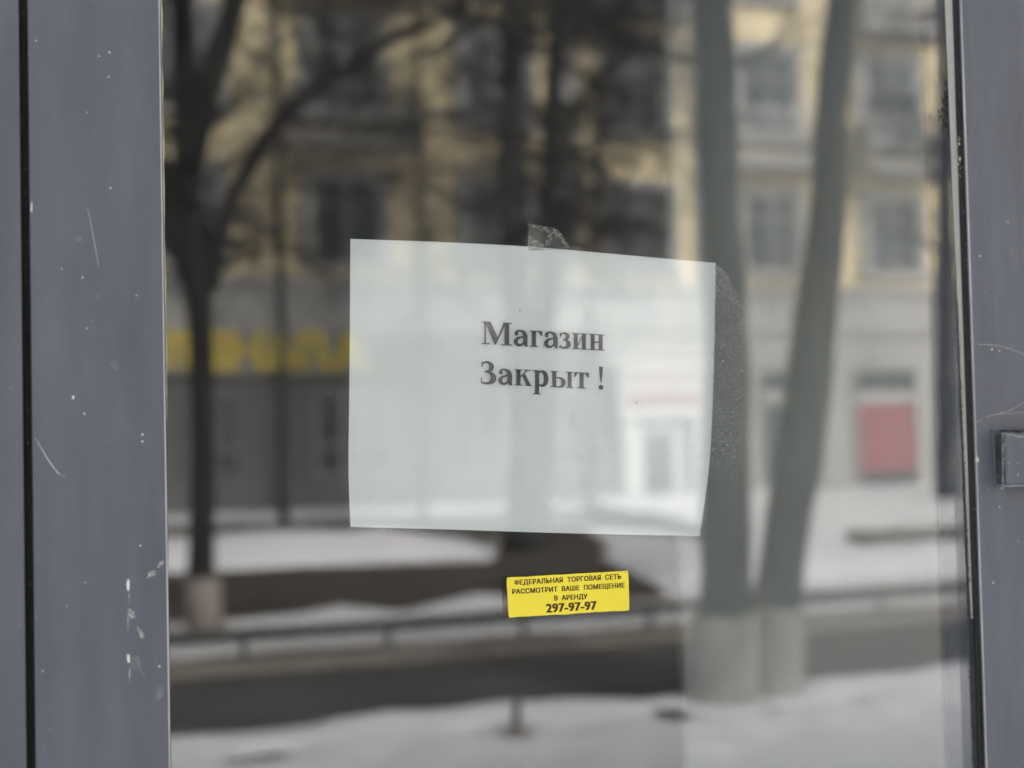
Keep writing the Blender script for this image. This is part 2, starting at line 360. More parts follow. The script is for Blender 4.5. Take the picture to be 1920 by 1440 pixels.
# pilasters between some windows
for k in (-1.5, 1.5, 2.5, 5.5):
    x = c0+pitch*k; box('pilaster', (x-0.22, -FY-0.02, Z2), (x+0.22, -FY+0.10, ZT), 'trim', bld)
# downpipes
for px in (520,):
    V, F = [], []; x = fx(px, 600); tube(V, F, [(x, -FY+0.2, 0.3), (x, -FY+0.2, ZT)], [0.06, 0.06], 8)
    new('downpipe', V, F, 'trim', bld, True)
# ground floor windows
gz0, gz1 = fz(700, 892), fz(700, 728)
def gwin(pa, pb, fm='gframe', mull=(0.5,), trans=0.36): return window(fx(pa, 800), fx(pb, 800), gz0, gz1, fm, mull, trans)
gwin(322, 452, mull=(0.2, 0.62)); gwin(588, 738, 'wframe', (0.36, 0.6)); gwin(848, 946, 'wframe', (0.42,)); gwin(1010, 1095, 'wframe', (0.5,))
for k in range(1, 4):
    x = fx(322, 800)-3.0*k; window(x, x+1.5, gz0, gz1, 'gframe', (0.5,), 0.36)
# glazed shop door behind the paired trees, and one with a red poster
def shopdoor(pa, pb, za, zb, poster=False):
    x0, x1 = fx(pa, 800), fx(pb, 800); t = 0.07; y = -FY; V, F = [], []
    boxg(V, F, x0, y, za, x0+t, y+0.1, zb); boxg(V, F, x1-t, y, za, x1, y+0.1, zb); boxg(V, F, x0+t, y, zb-t, x1-t, y+0.1, zb)
    boxg(V, F, x0+t, y, za, x1-t, y+0.1, za+t)
    z = fz((pa+pb)/2, 745); boxg(V, F, x0+t, y, z-0.12, x1-t, y+0.09, z+0.12)
    d = new('shop_door', V, F, 'groundlight', bld)
    box('pane', (x0+t, y, za+t), (x1-t, y+0.03, zb-t), 'pane', d)
    if poster:
        zt, zb2 = fz(1660, 757), fz(1660, 884)
        box('poster', (fx(1611, 800), y+0.03, zb2), (fx(1713, 800), y+0.045, zt), 'red', d)
    return d
shopdoor(1425, 1520, fz(1460, 915), fz(1460, 690)); shopdoor(1600, 1720, fz(1660, 918), fz(1660, 688), True)
# entrance kiosk with a white frame and a red lettered board
x0, x1 = fx(1150, 800), fx(1303, 800); zt = fz(1220, 785); y = -FY
por = box('entrance_porch', (x0, y, 0.0), (x0+0.28, y+0.5, zt), 'white', bld)
box('porch_post', (x1-0.28, y, 0.0), (x1, y+0.5, zt), 'white', por)
box('porch_infill', (x0+0.28, y, 0.0), (x1-0.28, y+0.3, zt), 'fascia', por)
box('door_frame', (fx(1178, 800), y+0.3, 0.1), (fx(1256, 800), y+0.34, fz(1220, 803)), 'white', por)
box('pane', (fx(1193, 800), y+0.342, 0.35), (fx(1245, 800), y+0.36, fz(1220, 812)), 'pane', por)
box('porch_board', (fx(1138, 730), y, zt), (fx(1312, 730), y+0.62, fz(1220, 684)), 'white', por)
box('red_band', (fx(1150, 750), y+0.62, fz(1215, 766)), (fx(1286, 750), y+0.635, fz(1215, 736)), 'dull_red', por)
box('red_band', (fx(1150, 750), y+0.62, fz(1215, 716)), (fx(1286, 750), y+0.635, fz(1215, 702)), 'dull_red', por)
# fascia and yellow letters
xf0, xf1 = fx(150, 650), fx(690, 650); zf0, zf1 = fz(450, 703), fz(450, 612)
fas = box('shop_fascia', (xf0, y, zf0), (xf1, y+0.18, zf1-0.12), 'fascia', bld)
def textmesh(body, bold=0.0, space=1.0, extr=0.0, res=3):
    c = bpy.data.curves.new('lettering', 'FONT'); c.body = body; c.offset = bold; c.space_character = space; c.extrude = extr; c.resolution_u = res
    o = bpy.data.objects.new('lettering', c); C.objects.link(o)
    bpy.context.view_layer.update(); dg = bpy.context.evaluated_depsgraph_get()
    me = bpy.data.meshes.new_from_object(o.evaluated_get(dg)); bpy.data.objects.remove(o); bpy.data.curves.remove(c)
    xs = [v.co.x for v in me.vertices]; ys = [v.co.y for v in me.vertices]
    return me, min(xs), max(xs), min(ys), max(ys)
for ch, pa, pb in (('Л', 312, 358), ('І', 393, 418), ('Н', 428, 485), ('А', 497, 548), ('Л', 560, 614), ('А', 624, 678)):
    me, ax, bx, ay, by = textmesh(ch, 0.0, 1, 0.06)
    X0, X1 = fx(pa, 660), fx(pb, 660); z0, z1 = fz((pa+pb)/2, 692), fz((pa+pb)/2, 626)
    for v in me.vertices:
        u = (v.co.x-ax)/(bx-ax); s = (v.co.y-ay)/(by-ay); v.co = Vector((X1+(X0-X1)*u, y+0.22+v.co.z*0.6, z0+(z1-z0)*s))
    V = []; F = []
    for kx, ky in ((-1, -1), (1, 1), (-1, 1), (1, -1), (0, 0)):     # thick strokes: the outline struck over itself
        b = len(V); V += [(v.co.x+0.045*kx, v.co.y+0.002*(kx+2*ky), v.co.z+0.03*ky) for v in me.vertices]; F += [tuple(b+i for i in p.vertices) for p in me.polygons]
    me = bpy.data.meshes.new('letter'); me.from_pydata(V, [], F)
    me.materials.clear(); me.materials.append(MT['letter']); o = bpy.data.objects.new('letter', me); C.objects.link(o); o.parent = fas

# ================================================================ TREES
def grow(V, F, p, d, L, r, lev, droop=0.0, kids=(4, 6), tw=None, rnd=random):
    n = 4 if lev > 0 else 3
    pts = [Vector(p)]; rads = [r]; dd = Vector(d).normalized()
    for i in range(n):
        dd = (dd + Vector((rnd.uniform(-1, 1), rnd.uniform(-1, 1), rnd.uniform(-1, 1)))*0.22 + Vector((0, 0, -droop*(3-lev)*0.12+0.03))).normalized()
        pts.append(pts[-1]+dd*L/n); rads.append(max(0.004, r*(1-(i+1)/n*0.72)))
    tube(V, F, pts, rads, 6 if lev >= 2 else (4 if lev == 1 else 3))
    if lev <= 0: return
    for k in range(rnd.randint(*kids)):
        t = rnd.uniform(0.25, 1.0); i = min(n-1, int(t*n)); q = pts[i].lerp(pts[i+1], t*n-i)
        ax = Vector((rnd.uniform(-1, 1), rnd.uniform(-1, 1), rnd.uniform(-0.6, 0.9-droop)))
        nd = (dd*0.7+ax.normalized()*0.9).normalized()
        grow(V, F, q, nd, L*rnd.uniform(0.42, 0.68), rads[i]*0.5, lev-1, droop, kids, rnd=rnd)
def tree(stems, label, seed, crown=None, bark='bark', lime=None, group=None, height=11, limbs=18, zmin=3.0, droop=0.1, lev=3, ll=(1.4, 2.8), lr=0.05, kids=(4, 6), extra=()):
    rn = random.Random(seed); t = empty('bare_tree', label, 'tree', group)
    for si, (path, rads) in enumerate(stems):
        # resample with a little wander
        P2, R2 = [], []
        for i in range(len(path)-1):
            a, b = Vector(path[i]), Vector(path[i+1]); m = max(2, int((b-a).length/0.35))
            for k in range(m):
                u = k/m; q = a.lerp(b, u); w_ = 0.02*rads[i]*6
                P2.append(q+1.6*Vector((noise.noise(q*0.9+Vector((seed, 0, 0))), noise.noise(q*0.9+Vector((0, seed, 5))), 0))*w_); R2.append(rads[i]*(1-u)+rads[i+1]*u)
        P2.append(Vector(path[-1])); R2.append(rads[-1])
        V, F = [], []; tube(V, F, P2, [r_*(1+0.10*noise.noise(Vector((q.z*2.3, seed, si)))) for q, r_ in zip(P2, R2)], 14, True, 0.22)
        tr = new('trunk' if si == 0 or lime else 'stem', V, F, bark, t, True)
        if lime:
            zl, lm, only = lime
            if si in only:
                V, F = [], []; pp = [q for q in P2 if q.z < zl]; rr = [x*1.14+0.006 for q, x in zip(P2, R2) if q.z < zl]
                if len(pp) > 1:
                    u = pp[-1]; nx = P2[len(pp)]; s = (zl-u.z)/(nx.z-u.z); pp.append(u.lerp(nx, s)); rr.append(rr[-1])
                    tube(V, F, pp, rr, 14, True, 0.10); new('whitewash', V, F, lm, tr, True)
        V, F = [], []
        cand = [(q, x) for q, x in zip(P2, R2) if q.z > zmin]
        if cand:
            for k in range(limbs):
                q, x = rn.choice(cand); an = rn.uniform(0, 2*math.pi); up = rn.uniform(0.0, 0.8)-droop
                grow(V, F, q, (math.cos(an), math.sin(an), up), rn.uniform(*ll), min(lr, x*0.7), lev, droop, kids, rnd=rn)
            new('crown', V, F, bark, t)
    return t
def mp(pts, Y, rs):  # a trunk line measured in the mirror image at distance Y
    return [M(x, y, Y) for x, y in pts], rs
# left dark tree with the long arching bough
YA = G(385, 1192).y*-1
def rp(px, Y): return px/FPX*Y      # half-width in pixels to metres
a1 = mp([(388, 1196), (381, 1060), (377, 800), (375, 620), (372, 520), (352, 430), (350, 250), (345, 60), (335, -250), (330, -560)], YA, [0.15, 0.112, 0.105, 0.105, 0.13, 0.12, 0.11, 0.10, 0.08, 0.05])
a2 = mp([(385, 540), (408, 460), (440, 360), (500, 258), (552, 196), (640, 135), (740, 70), (860, 20), (960, -90)], YA, [0.10, 0.075, 0.065, 0.065, 0.06, 0.05, 0.045, 0.035, 0.02])
a3 = mp([(350, 330), (385, 180), (430, 40), (470, -120), (520, -330)], YA, [0.13, 0.12, 0.11, 0.08, 0.04])
a4 = mp([(365, 520), (325, 440), (300, 330), (250, 180), (200, -60)], YA, [0.12, 0.10, 0.08, 0.06, 0.03])
tree([a1, a2, a3, a4], 'dark bare tree with a long arching bough, left of the taped notice', 11, lime=(G(385, 1192).z+0.50, 'lime_red', (0,)), limbs=16, zmin=2.9, droop=0.05, lev=3, ll=(0.7, 1.9), lr=0.026, kids=(3, 5))
# the pair of near trees with whitewashed feet
YB = 7.35
b1 = mp([(1358, 1400), (1358, 1352), (1356, 1150), (1358, 1000), (1362, 700), (1362, 520), (1346, 250), (1338, 0), (1328, -400), (1310, -900)], YB, [0.19, 0.185, 0.165, 0.155, 0.140, 0.132, 0.125, 0.118, 0.10, 0.05])
b2 = mp([(1436, 1400), (1440, 1348), (1458, 1150), (1480, 960), (1512, 740), (1545, 480), (1562, 250), (1580, 0), (1612, -400), (1640, -900)], YB+0.15, [0.185, 0.18, 0.155, 0.150, 0.142, 0.128, 0.112, 0.098, 0.08, 0.04])
zl = M(1380, 1150, YB).z
tree([b1], 'straight grey trunk with a whitewashed foot, left of the leaning one', 21, bark='bark_grey', lime=(zl, 'lime', (0,)), limbs=14, zmin=3.7, lev=2, ll=(0.8, 2.0), lr=0.03, group=None)
tree([b2], 'grey trunk leaning to the right with a whitewashed foot', 22, bark='bark_grey', lime=(zl, 'lime', (0,)), limbs=14, zmin=3.7, lev=2, ll=(0.8, 2.0), lr=0.03, group=None)
# dense twin-stemmed tree behind the notice
YC = 20.2
c1 = mp([(990, 1030), (985, 800), (975, 600), (962, 430), (958, 250), (960, 60), (962, -200), (970, -480)], YC, [0.30, 0.24, 0.22, 0.21, 0.19, 0.16, 0.11, 0.05])
c2 = mp([(1005, 1030), (1020, 700), (1028, 430), (1036, 250), (1044, 60), (1052, -200), (1060, -420)], YC+0.3, [0.20, 0.17, 0.16, 0.14, 0.12, 0.10, 0.04])
tree([c1, c2], 'dense dark twin-stemmed tree with a tangle of drooping twigs, above the notice', 31, limbs=58, zmin=4.4, droop=0.35, lev=3, ll=(1.6, 3.4), lr=0.055, kids=(4, 6), bark='bark_soft')
# slimmer trees farther back
YD = 23.5
def slim(px, w_, label, seed, Y=YD, lean=0, zmin=4.0, limbs=14, lev=3):
    p = mp([(px+6, 985), (px+2, 700), (px-4+lean*0.3, 400), (px-8+lean, 60), (px-14+lean*2, -300)], Y, [w_*1.2, w_, w_*0.8, w_*0.55, w_*0.25])
    tree([p], label, seed, limbs=limbs, zmin=zmin, droop=0.15, lev=lev, ll=(1.0, 2.4), lr=0.04, bark='bark_soft')
slim(528, 0.075, 'slim straight tree beside the yellow shop letters', 41, limbs=10)
slim(1100, 0.06, 'slender twiggy tree left of the white framed porch', 42, limbs=24, zmin=4.4, lean=55)
slim(790, 0.055, 'thin tree with loose twigs between slim trunk and twin-stemmed tree', 43, limbs=12, Y=22.0)
slim(1772, 0.21, 'thick bare tree at the far right end of the street view', 44, limbs=16, lean=10)

# ================================================================ SMALL STREET THINGS
# low lawn fence
fe = empty('lawn_fence', 'low grey-green tubular fence along the snowy verge', 'fence')
FYY = 10.5; V, F = [], []
tube(V, F, [(x, -FYY, 0.215+0.01*math.sin(x*2)) for x in range(-6, 30)], [0.042]*36, 8, True); new('rail', V, F, 'rail', fe, True)
x = -5.6
pm = None
while x < 29:
    if pm is None:
        V, F = [], []; tube(V, F, [(0, 0, -0.03), (0, 0, 0.20)], [0.026, 0.026], 8, True)
        o = new('post', V, F, 'rail', fe, True); pm = o.data
    else:
        o = bpy.data.objects.new('post', pm); C.objects.link(o); o.parent = fe
    o.location = (x, -FYY, 0); x += 1.12
# bench in the snow
bc = G(1700, 1052); bn = empty('park_bench', 'low wooden bench half buried in the bright snow at right', 'bench')
for k in range(3): box('slat', (bc.x-0.75, bc.y-0.20+0.14*k, 0.30), (bc.x+0.85, bc.y-0.07+0.14*k, 0.40), 'wood', bn, 0.006)
for s in (-0.6, 0.7): box('leg', (bc.x+s-0.05, bc.y-0.16, 0.0), (bc.x+s+0.05, bc.y+0.16, 0.36), 'groundwall', bn)
# short iron stub standing in the near snow
sp = G(970, 1386); V, F = [], []
tube(V, F, [(sp.x-0.012, sp.y, 0), (sp.x, sp.y, 0.14), (sp.x+0.004, sp.y, 0.2), (sp.x+0.03, sp.y, 0.255)], [0.026, 0.022, 0.02, 0.018], 8, True)
st = new('iron_stub', V, F, 'rail', None, True); tag(st, 'short bent iron stub sticking out of the near snow', 'stub')
sheet('thawed_patch', [(sp.x+0.11*math.cos(a)*(1+0.2*math.sin(3*a)), -sp.y+0.16*math.sin(a)) for a in [i*math.pi/8 for i in range(16)]], 0.05, 'snow_dirty')

# ================================================================ OUR SHOP: shell, dark inside
FR = -0.009        # front face of the door frame
xA = P(309, 720, FR).x      # inner edge of the left stile
xB = P(1826, 720, FR).x     # inner edge of the right stile
xg0, xg1 = P(43, 720, FR).x, P(59.5, 720, FR).x   # gap left of the door leaf
xo = xB+0.092
shop = empty('shop_building', 'single storey shop with grey render round the glazed entrance', 'building')
SX0, SX1, SZ = -7.0, 9.0, 3.1
wl = xg0-0.10
box('facade_wall', (SX0, 0.0, -0.03), (wl, 0.25, SZ), 'render', shop)
box('facade_wall', (wl, 0.0, 2.34), (3.2, 0.25, SZ), 'render', shop)
box('facade_wall', (3.2, 0.0, -0.03), (SX1, 0.25, SZ), 'render', shop)
box('side_wall', (SX0, 0.25, -0.03), (SX0+0.25, 6.0, SZ), 'render', shop)
box('side_wall', (SX1-0.25, 0.25, -0.03), (SX1, 6.0, SZ), 'render', shop)
box('back_wall', (SX0, 6.0, -0.03), (SX1, 6.25, SZ), 'render', shop)
box('roof', (SX0-0.1, -0.12, SZ), (SX1+0.1, 6.35, SZ+0.18), 'roof', shop)
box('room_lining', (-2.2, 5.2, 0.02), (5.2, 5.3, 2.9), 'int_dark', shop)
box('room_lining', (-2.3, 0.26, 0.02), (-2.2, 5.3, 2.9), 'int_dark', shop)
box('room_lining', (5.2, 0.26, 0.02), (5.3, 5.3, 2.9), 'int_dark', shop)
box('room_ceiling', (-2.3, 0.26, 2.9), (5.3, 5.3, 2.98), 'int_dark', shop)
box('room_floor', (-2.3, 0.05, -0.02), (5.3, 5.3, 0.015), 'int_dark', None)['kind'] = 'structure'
# white partition inside, just right of the notice
PY = 0.95
pxa, pxb = P(1268, 720, PY).x, P(1752, 720, PY).x
part = box('interior_partition', (pxa, PY, 0.015), (pxb, PY+0.02, 2.9), 'pillar', None, 0.004)
tag(part, 'pale upright wall panel inside the shop, seen through the glass right of the notice', 'wall panel')
# right-hand glazing out of view, added to let daylight onto the partition
sl_ = empty('added_side_light', 'added unseen grey framed glazing right of the door, letting daylight onto the inside panel', 'window')
box('frame', (xo+0.012, FR, 0), (xo+0.09, 0.05, 2.34), 'frame', sl_, 0.0015)
box('frame', (3.12, -0.018, 0), (3.2, 0.05, 2.34), 'frame', sl_, 0.0015)
box('frame', (xo+0.09, -0.018, 2.26), (3.12, 0.05, 2.34), 'frame', sl_, 0.0015)
box('frame', (xo+0.09, -0.018, 0), (3.12, 0.05, 0.1), 'frame', sl_, 0.0015)
box('pane', (xo+0.09, 0.0, 0.1), (3.12, 0.006, 2.26), 'plainglass', sl_)

# ================================================================ THE DOOR
jamb = box('door_jamb', (wl, FR+0.001, 0), (xg0, 0.05, 2.34), 'frame', None, 0.0012)
tag(jamb, 'grey painted fixed metal jamb at the far left, beyond the black gap', 'door jamb')
door = empty('glazed_door', 'grey painted metal framed glass door with black rubber gaskets', 'door')
box('stile', (xg1, FR, 0.02), (xA, 0.042, 2.30), 'frame', door, 0.0009)
box('stile', (xB, FR, 0.02), (xo, 0.042, 2.30), 'frame', door, 0.0009)
box('top_rail', (xA, FR+0.0005, 2.20), (xB, 0.042, 2.30), 'frame', door, 0.0009)
box('bottom_rail', (xA, FR+0.0005, 0.02), (xB, 0.042, 0.18), 'frame', door, 0.0009)
box('brush_seal', (xg0, 0.004, 0.0), (xg1, 0.045, 2.32), 'gasket', door)
gl = box('glass_pane', (xA+0.0002, 0.0, 0.18), (xB-0.0002, 0.006, 2.20), 'glass', door)
# gaskets: two ribs on the right, one thin on the left
def gasket(prof, name='gasket'):
    V, F = [], []; zs = [0.18+i*(2.02/80) for i in range(81)]
    for i, z in enumerate(zs):
        j = 0.00035*noise.noise(Vector((z*9, prof[0][0]*50, 0)))
        for x, y_ in prof: V.append((x+j, y_, z))
    n = len(prof)
    for i in range(80):
        for k in range(n-1): F.append((i*n+k, (i+1)*n+k, (i+1)*n+k+1, i*n+k+1))
    return new(name, V, F, 'gasket', door, True)
gasket([(xB-0.0020, -0.0001), (xB-0.0021, -0.0020), (xB-0.0015, -0.0030), (xB-0.0008, -0.0032), (xB-0.0007, -0.0046), (xB-0.0003, -0.0052), (xB-0.0001, -0.0060), (xB+0.0001, -0.0064)])
gasket([(xA-0.0001, -0.0064), (xA+0.0004, -0.0058), (xA+0.0012, -0.0045), (xA+0.0018, -0.0025), (xA+0.0016, -0.0001)])
box('worn_edge', (xB-0.00035, FR-0.0002, 0.9), (xB+0.0006, FR+0.0012, 2.29), 'edge', door)
box('worn_edge', (xA-0.0007, FR-0.0002, 0.9), (xA+0.0002, FR+0.0008, 2.29), 'edge', door)
# pale sealant wedge along the right gasket
def strip(name, La, Lb, m, y0=-0.0002, parent=door, y1=None):
    V, F = [], []
    for a, b in zip(La, Lb):
        V.append(P(a[0], a[1], y0)); V.append(P(b[0], b[1], y0))
    for i in range(len(La)-1): F.append((2*i, 2*i+2, 2*i+3, 2*i+1))
    return new(name, V, F, m, parent)
ys = [-60, 100, 250, 400, 550, 700, 850, 1000, 1100, 1160]
def lerp(a, b, t): return a+(b-a)*t
gx = lambda y_: 1783+y_*48/1440
La = [(gx(v)-w_+random.uniform(-.5, .5), v) for v, w_ in zip(ys, (12, 10.5, 10, 8.5, 7, 5.5, 4, 3, 2.2, 1))]
strip('sealant_strip', La, [(gx(v)+3, v) for v in ys], 'sealant')
ys = [-40+i*22 for i in range(44)]
lx = lambda y_: 300+y_*20/1440
strip('edge_strip', [(lx(v)-1.0, v) for v in ys], [(lx(v)+3.0+2.2*noise.noise(Vector((v*0.013, 3, 0)))+max(0, 1.2*math.sin(v*0.05))-(0 if v < 700 else (v-700)*0.012), v) for v in ys], 'foam')
# chips, scratches and smears on the paint
def blob(name, px, py, rx, ry, m, seed, y=FR-0.0002, n=11, ang=0, parent=door):
    rn = random.Random(seed); V = []
    for i in range(n):
        a = 2*math.pi*i/n; k = rn.uniform(0.6, 1.25); u, v = rx*math.cos(a)*k, ry*math.sin(a)*k
        V.append(P(px+u*math.cos(ang)-v*math.sin(ang), py+u*math.sin(ang)+v*math.cos(ang), y))
    return new(name, V, [tuple(range(n))], m, parent)
for i, (x, y_, rx, ry) in enumerate([(240, 1097, 2.8, 13), (241, 1234, 3.2, 10), (1832, 862, 2.6, 7), (137, 745, 2.6, 4), (163, 616, 1.5, 1.5), (59, 388, 1.6, 9), (263, 1023, 1.8, 1.6), (265, 1190, 3, 6), (186, 105, 1.6, 1.3),
                                     (163, 211, 1.4, 1.2), (116, 504, 1.4, 1.2), (256, 554, 1.3, 1.3), (1837, 480, 1.6, 1.6), (1860, 655, 2, 1.6), (1874, 658, 1.6, 1.3)]):
    blob('paint_chip', x, y_, rx, ry, 'chip', i)
for i, (x, y_, rx, ry, a) in enumerate([(284, 1076, 11, 6, -0.6), (302, 1057, 9, 3.5, -0.9), (246, 1150, 6, 11, -0.5), (264, 1186, 4, 12, -0.4), (242, 1118, 1.2, 14, 0), (240, 1165, 1.3, 18, 0), (243, 1262, 1.3, 16, 0)]):
    blob('smear', x, y_, rx, ry, 'smear', 50+i, ang=a)
for i, (x, y_, rx, ry) in enumerate([(146, 448, 10, 6), (183, 555, 7, 5), (214, 685, 6, 8), (120, 362, 4, 5), (255, 1245, 8, 18), (300, 1300, 8, 14)]):
    blob('rub_mark', x, y_, rx, ry, 'faint', 70+i, y=FR-0.00015)
def scratch(pts, w_, m='scratch', y=FR-0.0002):
    La, Lb = [], []
    n = len(pts)
    for i, (a, b) in enumerate(pts):
        t = math.sin(math.pi*(i+0.4)/n)*w_/2+0.15; La.append((a-t, b)); Lb.append((a+t, b+0.3))
    return strip('scratch', La, Lb, m, y)
scratch([(66, 820), (76, 838), (88, 858), (100, 876), (111, 889), (118, 892), (123, 892)], 1.7, 'chip')
scratch([(163, 388), (169, 410), (174, 440), (180, 470), (185, 500)], 1.2)
scratch([(256, 1232), (264, 1255), (276, 1282)], 3, 'faint')
def hscratch(pts, w_, m='scratch', y=FR-0.0002):
    return strip('scratch', [(a, b-w_/2) for a, b in pts], [(a, b+w_/2) for a, b in pts], m, y)
hscratch([(1834, 646), (1850, 646), (1870, 648), (1890, 653), (1905, 658), (1922, 666)], 1.1)
hscratch([(1850, 781), (1870, 776), (1890, 771), (1905, 764), (1922, 753)], 1.0)
hscratch([(1865, 777), (1885, 776), (1905, 774), (1922, 773)], 0.9)
hscratch([(1828, 795), (1834, 790), (1842, 787)], 2.4, 'smear')
# streaks in the paint of the right stile
for i in range(22):
    x = random.uniform(1815, 1915); y0_ = random.uniform(-20, 620) if i < 14 else random.uniform(900, 1300); L_ = random.uniform(40, 150)
    if x < 1812+y0_*0.034: continue
    scratch([(x, y0_), (x+L_*0.01, y0_+L_*0.33), (x+L_*0.02, y0_+L_*0.66), (x+L_*0.03, y0_+L_)], random.uniform(0.8, 2.2), 'faint')

# keeper block screwed to the right stile
hx0 = P(1880, 860, FR-0.010).x; hz1, hz0 = P(1895, 806, FR-0.012).z, P(1895, 911, FR-0.012).z
kb = box('latch_plate', (hx0-0.0025, FR-0.0015, hz0-0.001), (hx0+0.062, FR-0.0001, hz1+0.001), 'frame', door, 0.0006)
box('latch_cover', (hx0+0.0005, FR-0.0125, hz0), (hx0+0.060, FR-0.0016, hz1-0.0015), 'frame', kb, 0.0025, 4)
box('dark_side', (hx0-0.0003, FR-0.0118, hz0+0.0012), (hx0+0.0006, FR-0.0020, hz1-0.003), 'dark_paint', kb, 0.0003)  # thin slab that makes the block's left face darker than its front
box('slot', (hx0+0.012, FR-0.0128, hz1-0.0022), (hx0+0.018, FR-0.006, hz1-0.0012), 'gasket', kb)
box('lip', (hx0+0.004, FR-0.011, hz1-0.0013), (hx0+0.060, FR-0.003, hz1-0.0003), 'gasket', kb)
tag(kb)
for i in range(9):
    y_ = 815+i*11+random.uniform(-3, 3); blob('paint_chip', random.uniform(1872, 1893), y_, random.uniform(.5, 1.2), random.uniform(.8, 1.8), 'scratch', 90+i, y=FR-0.0129)
for i, (x, y_, rx, ry) in enumerate([(1909, 868, 1.6, 3), (1884, 833, 1.5, 1.5), (1880, 915, 4, 1.6), (1900, 908, 4, 1.2)]):
    blob('paint_chip', x, y_, rx, ry, 'smear', 120+i, y=FR-0.0130)

La = [(1879.5+0.012*(v-812), v) for v in range(812, 912, 8)]
strip('scratch', [(a-0.5, b) for a, b in La], [(a+0.5+0.5*math.sin(b), b) for a, b in La], 'scratch', FR-0.0130)
strip('gap_line', [(1874.2, 822), (1876, 860), (1880, 906)], [(1876, 822), (1878, 860), (1882, 906)], 'gasket', FR-0.0016)
hscratch([(1882, 812), (1890, 816), (1898, 814), (1905, 818), (1922, 820)], 2.2, 'smear', FR-0.0130)
hscratch([(1878, 909), (1890, 912), (1905, 911), (1922, 910)], 1.6, 'scratch', FR-0.0130)
# flecks of grime on the glass along the right gasket, dust right of the notice
def flecks(name, n, fn, size, m, parent, y=-0.0003, seed=1):
    rn = random.Random(seed); V, F = [], []
    for i in range(n):
        q = fn(rn)
        if q is None: continue
        c = P(q[0], q[1], y); s = rn.uniform(*size)*(2.2 if rn.random() < 0.04 else 1); a = rn.uniform(0, 6.28); b = len(V)
        for k in range(4):
            an = a+k*math.pi/2+rn.uniform(-.3, .3); V.append((c.x+s*math.cos(an), y, c.z+s*math.sin(an)*rn.uniform(.6, 1)))
        F.append((b, b+1, b+2, b+3))
    o = new(name, V, F, m, parent); o['kind'] = 'stuff'; return o
def f_patch(rn):
    y_ = rn.uniform(500, 905); t = (y_-500)/405
    xr = 1345+48*min(1, (t*5)**0.6)*(1 if t < 0.85 else 1-(t-0.85)*1.5); xl = 1341-t*12
    x = rn.uniform(xl, xr)
    if t > 0.8 and rn.random() < (t-0.8)*4: return None
    return x, y_
flecks('dust_specks', 4200, f_patch, (0.00014, 0.00040), 'fleck_light', door, seed=3)
def f_grime(rn):
    y_ = rn.uniform(560, 1440); w_ = max(0, 12-y_*0.0115); x = gx(y_)-w_-abs(rn.gauss(0, 3.5+3*noise.noise(Vector((y_*0.02, 1, 1))))); return x, y_
flecks('grime_flecks', 2600, f_grime, (0.0001, 0.00045), 'fleck_dark', door, seed=4)
def f_grime2(rn):
    y_ = rn.gauss(205, 28); return gx(y_)-11-abs(rn.gauss(0, 11))*(1 if y_ > 200 else .5), y_
flecks('grime_flecks', 500, f_grime2, (0.0002, 0.0006), 'fleck_dark', door, seed=5)
def f_pale(rn):
    y_ = rn.uniform(700, 1440); return gx(y_)-abs(rn.gauss(0, 22)), y_
flecks('dust_specks', 420, f_pale, (0.00008, 0.0003), 'fleck_light', door, seed=6, y=-0.00045)
def f_stile(rn): return (rn.uniform(0, 296) if rn.random() < .5 else rn.uniform(1835, 1920)), rn.uniform(0, 1440)
flecks('paint_specks', 420, f_stile, (0.00006, 0.00018), 'chip', door, seed=18, y=FR-0.0002)
flecks('paint_specks', 260, f_stile, (0.00008, 0.00025), 'scratch', door, seed=19, y=FR-0.0002)
def f_any(rn): return rn.uniform(325, 1780), rn.uniform(0, 1440)
flecks('dust_specks', 260, f_any, (0.00005, 0.00014), 'fleck_light', door, seed=8)
def f_cob(rn):
    y_ = rn.gauss(275, 14) if rn.random() < .6 else rn.gauss(310, 18); return 1797+rn.gauss(0, 3), y_
flecks('cobweb_flecks', 60, f_cob, (0.0002, 0.0006), 'foam', door, y=-0.0055, seed=9)

# ================================================================ THE NOTICE behind the glass
NY = 0.0075
nt_ = empty('paper_notice', 'white sheet reading Магазин Закрыт ! taped behind the glass', 'notice')
nu, nv = 40, 30
topc = [(657, 448), (830, 454), (1000, 463), (1170, 478), (1342, 493)]
botc = [(657, 986), (830, 991), (1000, 997), (1170, 1002), (1312, 1005)]
lef = [(657, 448), (656, 600), (655, 730), (653.5, 880), (657, 988)]
rig = [(1342, 493), (1339.5, 640), (1336, 760), (1329, 880), (1312, 1005)]
def cr(c, t):
    t = t*(len(c)-1); i = min(int(t), len(c)-2); f = t-i
    p0 = c[max(0, i-1)]; p1 = c[i]; p2 = c[i+1]; p3 = c[min(len(c)-1, i+2)]
    return tuple(0.5*((2*p1[k])+(-p0[k]+p2[k])*f+(2*p0[k]-5*p1[k]+4*p2[k]-p3[k])*f*f+(-p0[k]+3*p1[k]-3*p2[k]+p3[k])*f**3) for k in (0, 1))
V, F = [], []
for j in range(nv+1):
    v = j/nv
    for i in range(nu+1):
        u = i/nu; t_, b_, l_, r_ = cr(topc, u), cr(botc, u), cr(lef, v), cr(rig, v)
        q = [(1-v)*t_[k]+v*b_[k]+(1-u)*l_[k]+u*r_[k]-((1-u)*(1-v)*topc[0][k]+u*(1-v)*topc[-1][k]+(1-u)*v*botc[0][k]+u*v*botc[-1][k]) for k in (0, 1)]
        yy = NY+0.010*max(0, (u-0.72)/0.28)**2*max(0, (v-0.35)/0.65)**1.5+0.0009*(1+noise.noise(Vector((u*3.2, v*2.6, 1.5))))*min(1, 4*v)
        V.append(P(q[0], q[1], yy))
